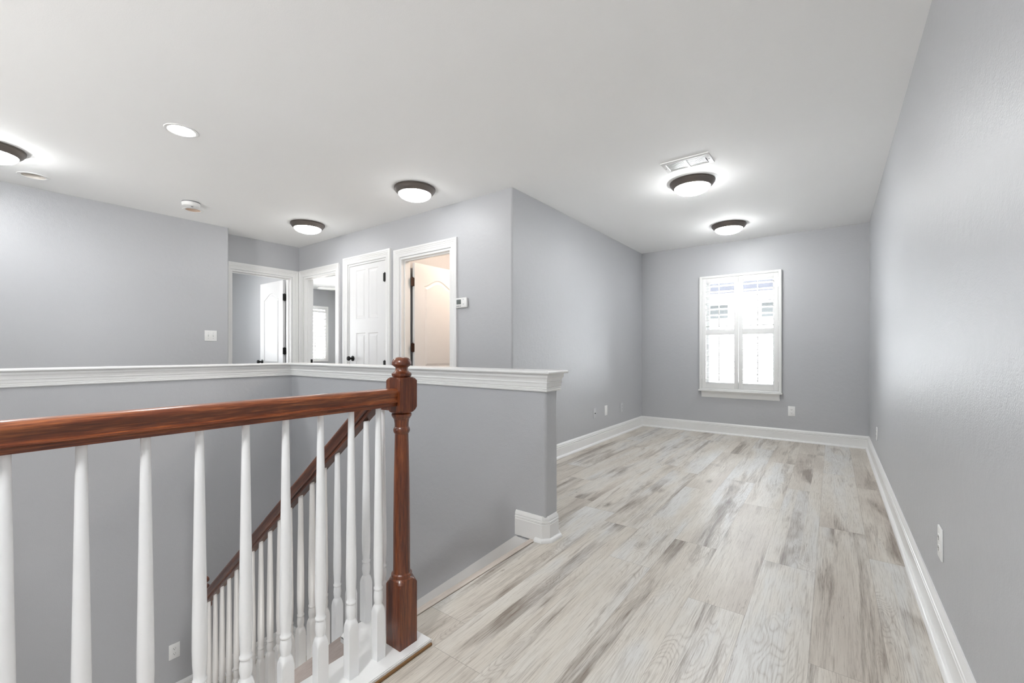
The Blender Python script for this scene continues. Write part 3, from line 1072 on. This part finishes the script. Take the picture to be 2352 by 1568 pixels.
# ------------------------------------------------------------------ ceiling vent
vx, vy = -0.860, 3.316
cv = thing('ceiling_vent', (vx, vy, H), 0, 'white rectangular air vent on the ceiling before the larger light', 'vent', world_parts=False)
hx, hy = 0.1675, 0.0985
bm = NB()
ro = [(-hx, -hy, 0), (hx, -hy, 0), (hx, hy, 0), (-hx, hy, 0)]
prof = [(0.0, 0.0), (-0.002, -0.006), (-0.010, -0.009), (-0.030, -0.010), (-0.033, -0.006), (-0.033, 0.0)]
sweep(bm, ro, prof, Z, closed=True)
obj('vent_frame', bm, 'plastic', cv)
bm = NB()
box(bm, -0.008, 0.008, -hy + 0.03, hy - 0.03, -0.0095, 0.0)
obj('centre_bar', bm, 'plastic', cv)
bm = NB()
box(bm, -hx + 0.03, hx - 0.03, -hy + 0.03, hy - 0.03, -0.001, -0.0003)
obj('duct_shade_sheet', bm, 'ductshade', cv)  # flat dark sheet paints the duct's shade between the slats
first = None
for sx in (-1, 1):
    for q in range(7):
        yq = -hy + 0.041 + q * (2 * hy - 0.082) / 6
        if first is None:
            bm = NB()
            box(bm, -0.061, 0.061, -0.0056, 0.0056, -0.0008, 0.0008)
            bmesh.ops.rotate(bm, verts=bm.verts, cent=(0, 0, 0), matrix=Matrix.Rotation(math.radians(1), 3, 'X'))
            first = obj('slat', bm, 'plastic', cv)
            s = first
        else:
            s = first.copy()
            COL.objects.link(s)
        s.location = (sx * 0.071, yq, -0.0052)
for sx in (-1, 1):
    bm = NB()
    lathe(bm, [(0.004, -0.0095), (0.0038, -0.0112), (0.001, -0.0115)], 14, (sx * 0.151, 0.0, 0))
    obj('screw', bm, 'grey', cv)
bm = NB()
box(bm, 0.132, 0.136, -0.028, 0.028, -0.016, -0.009, 0.001)
obj('damper_lever', bm, 'grey', cv)

# ------------------------------------------------------------------ plates on the walls: local frame x = right, y = into the wall, z = up
GP = 'electrical plates on the walls'


def plate_mesh(w_, h_, d=0.006):
    bm = NB()
    box(bm, -w_ / 2, w_ / 2, -d, 0, -h_ / 2, h_ / 2, 0.0022)
    return bm


def screw(root, x, z, mat='plastic'):
    bm = NB()
    lathe(bm, [(0.0034, -0.0055), (0.0033, -0.0072), (0.001, -0.0076)], 12, (x, 0, z), 'y')
    return obj('screw', bm, mat, root)


def outlet(loc, rz, label, mat='plastic'):
    root = thing('wall_outlet', loc, rz, label, 'outlet', GP, world_parts=False)
    obj('cover_plate', plate_mesh(0.070, 0.1145), mat, root)
    screw(root, 0, 0, mat)
    for s in (-1, 1):
        bm = NB()
        zc = s * 0.0195
        pts = [(0.0165 * math.cos(2 * PI * k / 28), 0.0142 * max(-0.86, min(0.86, math.sin(2 * PI * k / 28)))) for k in range(28)]
        a = ring_z(bm, [(p[0], -0.005, zc + p[1]) for p in pts])
        b = ring_z(bm, [(p[0], -0.0082, zc + p[1]) for p in pts])
        skin(bm, [a, b])
        rc = obj('receptacle', bm, mat, root)
        bm = NB()
        for sx, hh in ((-0.0063, 0.0045), (0.0063, 0.0036)):
            box(bm, sx - 0.0011, sx + 0.0011, -0.0088, -0.0078, zc + 0.002 - hh, zc + 0.002 + hh)
        lathe(bm, [(0.0023, -0.0088), (0.0023, -0.0078)], 10, (0, 0, zc - 0.0075), 'y')
        obj('plug_slot', bm, 'dark', rc)
    return root


RZ_LEFT = PI / 2          # on a wall facing +x: local -y -> +x
RZ_RIGHT = -PI / 2        # on a wall facing -x
outlet((-0.385, YB, 0.350), 0, 'white duplex outlet on the far wall below the window')
outlet((XR, 2.183, 0.352), RZ_RIGHT, 'white duplex outlet low on the right wall nearest the camera')
outlet((XR, 4.975, 0.322), RZ_RIGHT, 'small far outlet on the right wall near the back corner')
outlet((XL, 5.275, 0.334), RZ_LEFT, 'grey outlet on the left wall nearest the back corner', 'greyplate')
outlet((XHL, 1.107, -1.262), RZ_LEFT, 'white duplex outlet deep in the stairwell wall')
pl = thing('blank_plate', (XL, 4.795, 0.346), RZ_LEFT, 'plain white plate between the two grey plates on the left wall', 'wall plate', GP, world_parts=False)
obj('cover_plate', plate_mesh(0.074, 0.118), 'plastic', pl)
screw(pl, 0, 0.03)
screw(pl, 0, -0.03)
pl = thing('coaxial_plate', (XL, 4.492, 0.346), RZ_LEFT, 'grey plate with a dark round jack on the left wall', 'wall plate', GP, world_parts=False)
obj('cover_plate', plate_mesh(0.066, 0.113), 'greyplate', pl)
bm = NB()
lathe(bm, [(0.0055, -0.005), (0.0055, -0.014), (0.002, -0.014), (0.002, -0.008)], 16, (0, 0, 0), 'y')
obj('jack', bm, 'dark', pl)
sw = thing('light_switch', (XLW, 1.803, 1.222), RZ_LEFT, 'white double toggle switch on the far left wall', 'light switch', world_parts=False)
obj('cover_plate', plate_mesh(0.1145, 0.1145), 'plastic', sw)
for sx, up in ((-0.023, 1), (0.023, -1)):
    bm = NB()
    box(bm, sx - 0.005, sx + 0.005, -0.0065, -0.0055, -0.012, 0.012)
    tg = obj('toggle_slot', bm, 'greyplate', sw)
    bm = NB()
    box(bm, -0.0035, 0.0035, -0.014, 0.0, -0.005, 0.005, 0.001)
    bmesh.ops.rotate(bm, verts=bm.verts, cent=(0, 0, 0), matrix=Matrix.Rotation(up * 0.5, 3, 'X'))
    bmesh.ops.translate(bm, verts=bm.verts, vec=(sx, -0.006, 0))
    obj('toggle', bm, 'plastic', sw)
    screw(sw, sx, 0.030, 'greyplate')
    screw(sw, sx, -0.030, 'greyplate')

th = thing('thermostat', (-2.742, YD, 1.498), 0, 'white thermostat with a grey screen right of the warm lit doorway', 'thermostat', world_parts=False)
bm = NB()
box(bm, -0.066, 0.066, -0.008, 0, -0.040, 0.040, 0.003)
obj('back_plate', bm, 'plastic', th)
bm = NB()
box(bm, -0.072, 0.072, -0.030, -0.008, -0.046, 0.046, 0.011, 4)
obj('housing', bm, 'plastic', th)
bm = NB()
box(bm, -0.052, 0.004, -0.0312, -0.0295, -0.014, 0.029, 0.0006)
obj('screen', bm, 'screen', th)
for k in range(3):
    bm = NB()
    lathe(bm, [(0.0052, -0.030), (0.005, -0.0325), (0.001, -0.033)], 16, (-0.044 + 0.019 * k, 0, -0.031), 'y')
    obj('button', bm, 'grey', th)
for s in (-1, 1):
    bm = NB()
    z = 0.006 + s * 0.017
    prism(bm, [(-0.008, 0), (0.008, 0), (0, 0.011 * s)][::s], -0.0015, 0.0015)
    bmesh.ops.rotate(bm, verts=bm.verts, cent=(0, 0, 0), matrix=Matrix.Rotation(PI / 2, 3, 'X'))
    bmesh.ops.translate(bm, verts=bm.verts, vec=(0.034, -0.031, z))
    obj('arrow_key', bm, 'greyplate', th)

# ------------------------------------------------------------------ bedroom ceiling fan
fx_, fy_ = -7.19, 4.72
fan = thing('ceiling_fan', (fx_, fy_, H), 0, 'white ceiling fan blades at the top of the open bedroom doorway', 'ceiling fan', world_parts=False)
bm = NB()
lathe(bm, [(0.07, 0), (0.072, -0.02), (0.04, -0.05), (0.013, -0.055), (0.013, -0.14)], 24)
obj('down_rod', bm, 'plastic', fan)
bm = NB()
lathe(bm, [(0.02, -0.13), (0.10, -0.145), (0.115, -0.18), (0.115, -0.24), (0.09, -0.27), (0.03, -0.28)], 32)
obj('motor_housing', bm, 'plastic', fan)
for k in range(5):
    a = math.radians(242.6 + 72 * k)
    bm = NB()
    vs_ = [(0.17, -0.05), (0.62, -0.068), (0.645, -0.04), (0.645, 0.04), (0.62, 0.068), (0.17, 0.05)]
    prism(bm, vs_, -0.004, 0.004)
    bmesh.ops.rotate(bm, verts=bm.verts, cent=(0, 0, 0), matrix=Matrix.Rotation(math.radians(11), 3, 'X'))
    bmesh.ops.rotate(bm, verts=bm.verts, cent=(0, 0, 0), matrix=Matrix.Rotation(a, 3, 'Z'))
    bmesh.ops.translate(bm, verts=bm.verts, vec=(0, 0, -0.235))
    bl = obj('blade', bm, 'plastic', fan)
    bm = NB()
    box(bm, 0.10, 0.21, -0.014, 0.014, -0.006, 0.002, 0.002)
    bmesh.ops.rotate(bm, verts=bm.verts, cent=(0, 0, 0), matrix=Matrix.Rotation(a, 3, 'Z'))
    bmesh.ops.translate(bm, verts=bm.verts, vec=(0, 0, -0.225))
    obj('blade_bracket', bm, 'bronze', fan, 32).parent = bl

# ------------------------------------------------------------------ staircase
RISE, RUN, XN = 0.20625, 0.2611, -1.365
st = thing('staircase', (XN, 1.5, 0), 0, 'stairs going down inside the stairwell below the landing edge', 'staircase')


def zc(x):
    return -0.001 + 0.79 * (x + 1.457)


for k in range(1, 8):
    z = -RISE * k
    xa = XN - RUN * (k - 1)
    bm = NB()
    box(bm, xa - RUN, xa + 0.02, 1.035, 1.990, z - 0.026, z, 0.006)
    part('tread', bm, 'pinkwood_y', st)
for k in range(1, 9):
    xa = XN + 0.02 - RUN * (k - 1)
    bm = NB()
    box(bm, xa - 0.018, xa, 1.035, 1.990, -RISE * k, -RISE * (k - 1) - 0.026)
    part('riser', bm, 'trim', st)
xe = XN - 7 * RUN
# side board along the half wall
bm = NB()
pp = [(-1.345, -0.015), (-1.345, -0.35), (xe, zc(xe) - 0.42), (xe, zc(xe) + 0.0), (-1.466, -0.013)]
a = ring_z(bm, [(x, 1.991, z) for x, z in pp])
b = ring_z(bm, [(x, YHW - 0.0005, z) for x, z in pp])
skin(bm, [a, b])
part('wall_skirt', bm, 'trim', st)
# outer stringer, white body clad with a pale plank on the well side
bm = NB()
pp = [(-1.435, 0.0), (-1.435, -0.34), (xe + 0.03, zc(xe) - 0.36), (xe + 0.03, zc(xe) - 0.012), (-1.457, -0.006)]
a = ring_z(bm, [(x, 0.918, z) for x, z in pp])
b = ring_z(bm, [(x, 1.035, z) for x, z in pp])
skin(bm, [a, b])
sg_ = part('outer_stringer', bm, 'trim', st)
bm = NB()
pp = [(-1.436, 0.0175), (-1.436, -0.33), (xe + 0.03, zc(xe) - 0.35), (xe + 0.03, zc(xe)), (-1.443, 0.008)]
a = ring_z(bm, [(x, 0.905, z) for x, z in pp])
b = ring_z(bm, [(x, 0.918, z) for x, z in pp])
skin(bm, [a, b])
part('plank_cladding', bm, 'pinkwood_s', st, sg_)
# edge of the upper floor
bm = NB()
pr = [(-1.3245, -0.024), (-1.3245, 0.0), (-1.357, 0.0), (-1.363, -0.003), (-1.367, -0.010), (-1.365, -0.019), (-1.357, -0.024)]
a = ring_z(bm, [(x, 1.062, z) for x, z in pr])
b = ring_z(bm, [(x, 2.004, z) for x, z in pr])
skin(bm, [a, b])
part('stair_nosing', bm, 'pinkwood_y', st)
bm = NB()
box(bm, XHL + 0.002, xe, -0.138, YHW - 0.002, LAND - 0.1, LAND)
part('landing', bm, 'floor', st)
for k in range(1, 8):
    z = LAND - RISE * k
    if z < -3.25:
        break
    xa = xe + RUN * (k - 1)
    bm = NB()
    box(bm, xa - 0.02, xa + RUN, -0.12, 0.90, z - 0.026, z, 0.006)
    part('tread', bm, 'pinkwood_y', st)
    bm = NB()
    box(bm, xa, xa + 0.018, -0.12, 0.90, z, z + RISE - 0.026)
    part('riser', bm, 'trim', st)

# ------------------------------------------------------------------ balustrades
R_ = 0.05


def baluster_mesh(zb, zs, zt, rt, cut=0.0):
    """square foot from zb to zs, then turned and tapering up to zt; cut slopes the foot and head"""
    bm = NB()
    pr = [(R_, zb), (R_, zs - 0.025), (0.0205, zs - 0.012), (0.0165, zs - 0.003), (0.0130, zs + 0.003), (0.0128, zs + 0.006),
          (0.0148, zs + 0.018), (0.0154, zs + 0.030), (0.0140, zs + 0.044), (0.0125, zs + 0.050), (0.0150, zs + 0.0525), (0.0153, zs + 0.056), (0.0150, zs + 0.0595),
          (0.0126, zs + 0.063), (0.0136, zs + 0.075), (0.0150, zs + 0.10), (0.0158, zs + 0.135), (0.0155, zs + 0.19), (0.0138, zs + 0.32)]
    zf = zs + 0.665
    z0 = pr[-1][1]
    for k in range(1, 7):
        z = z0 + (zt - z0) * k / 6
        pr.append((0.0138 - (0.0138 - 0.0088) * (z - z0) / (zf - z0), z))
    turned(bm, pr, 0.0162, 32)
    if cut:
        for v in bm.verts:
            if v.co.z < zb + 1e-4 or v.co.z > zt - 1e-4:
                v.co.z += cut * v.co.x
    return bm


NEWEL = [(R_ + 0.02, 0.0), (R_ + 0.02, 0.212), (0.046, 0.222), (0.040, 0.231), (0.0345, 0.236), (0.0345, 0.238), (0.0362, 0.242), (0.0350, 0.248), (0.0310, 0.252), (0.0295, 0.258), (0.0292, 0.30),
         (0.0290, 0.42), (0.0270, 0.58), (0.0238, 0.725), (0.0235, 0.738), (0.0262, 0.741), (0.0288, 0.747), (0.0288, 0.754), (0.0262, 0.760), (0.0240, 0.763), (0.0242, 0.775), (0.0265, 0.789), (0.0320, 0.797),
         (0.0347, 0.802), (0.0347, 0.808), (0.0300, 0.811), (0.0330, 0.8115), (0.0410, 0.816), (0.0480, 0.823), (R_ + 0.02, 0.833)]
NEWEL_TOP = [(R_ + 0.02, 0.9255), (0.0465, 0.9325), (0.0400, 0.9365), (0.0300, 0.9375)]
FINIAL = [(0.0300, 0.937), (0.0325, 0.940), (0.0346, 0.945), (0.0346, 0.950), (0.0310, 0.953), (0.0260, 0.956), (0.0228, 0.962), (0.0218, 0.968), (0.0218, 0.971), (0.0232, 0.9725), (0.0300, 0.977), (0.0340, 0.9805),
          (0.0347, 0.984), (0.0340, 0.990), (0.0305, 0.998), (0.0235, 1.0045), (0.0130, 1.0075), (0.001, 1.008)]


def rail_prof(flip=False):
    hb = [(0.0180, 0.0), (0.0180, 0.0115), (0.0222, 0.0122), (0.0262, 0.0150), (0.0262, 0.0185), (0.0226, 0.0212), (0.0222, 0.028), (0.0245, 0.037), (0.0282, 0.0445), (0.0286, 0.0500), (0.0262, 0.0555), (0.0195, 0.0595), (0.009, 0.0612)]
    return hb + [(-a_, b_) for a_, b_ in hb[::-1]]


YC = 0.9875
XC = -1.2225
fb = thing('balustrade', (XC, YC, 0), 0, 'level balustrade in front with red-brown handrail, newel and white spindles', 'balustrade')
bm = NB()
turned(bm, [(a_, b_) for a_, b_ in NEWEL + NEWEL_TOP], 0.0375, 64, (XC, YC, 0.0195))
nw = part('newel_post', bm, 'wood_z', fb, None, 24)
bm = NB()
lathe(bm, FINIAL, 40, (XC, YC, 0.0195))
part('finial', bm, 'wood_z', fb, nw, 50)
bm = NB()
sweep(bm, [(XC, -0.14, 0.858), (XC, YC - 0.036, 0.858)], rail_prof(), Z)
part('handrail', bm, 'wood_y', fb, None, 40)
for k in range(-2, 9):
    bm = baluster_mesh(0.0, 0.180, 0.842, 0.0088)
    bmesh.ops.translate(bm, verts=bm.verts, vec=(XC, 0.0765 + 0.1017 * k, 0.019))
    part('baluster', bm, 'baluster', fb, None, 40)
bm = NB()
sp = [(-1.151, -0.138), (-1.151, 1.064), (-1.440, 1.064), (-1.440, 0.898), (-1.421, 0.874), (-1.323, 0.874), (-1.323, -0.138)]
prism(bm, sp, 0.0005, 0.0200)
bmesh.ops.bevel(bm, geom=[e for e in bm.edges if all(v.co.z > 0.019 for v in e.verts)], offset=0.003, segments=2, affect='EDGES')
sh = part('base_plank', bm, 'trim', fb)
bm = NB()
box(bm, -1.1515, -1.1435, -0.138, 1.060, 0.0003, 0.0095, 0.002)
part('edge_strip', bm, 'caulk', fb, sh)

# sloped balustrade beside the stairs
XN2 = -3.112
ZN2 = -0.341 - 1.008


def zb_(x):
    return 0.757 + 0.785 * (x + 1.459)


sb = thing('balustrade', (XN2, YC, LAND), 0, 'sloping balustrade beside the descending stairs with white spindles', 'balustrade')
bm = NB()
turned(bm, [(R_ + 0.02, LAND - ZN2)] + NEWEL[1:] + [(R_ + 0.02, 0.80)][:0] + NEWEL_TOP, 0.0375, 64, (XN2, YC, ZN2))
nw = part('newel_post', bm, 'wood_z', sb, None, 24)
bm = NB()
lathe(bm, FINIAL, 40, (XN2, YC, ZN2))
part('finial', bm, 'wood_z', sb, nw, 50)
bm = NB()
x1 = -1.362
sweep(bm, [(XC - 0.037, YC, 0.836), (x1, YC, 0.836), (XN2 + 0.036, YC, zb_(XN2 + 0.036))], [(-b_, a_) for a_, b_ in rail_prof()], (0, 1, 0))
part('handrail', bm, 'wood_s', sb, None, 40)
for k in range(18):
    x = -1.3335 - 0.0986 * k
    zt = min(zb_(x), 0.836) + 0.004
    zf = max(zc(x) - 0.03, -9) if k > 1 else 0.0195
    zs = zb_(x) - 0.588 if k > 0 else 0.20
    bm = baluster_mesh(zf - zs, 0.0, zt - zs, 0.0095, 0.785 if k > 1 else 0.0)
    bmesh.ops.translate(bm, verts=bm.verts, vec=(x, YC, zs))
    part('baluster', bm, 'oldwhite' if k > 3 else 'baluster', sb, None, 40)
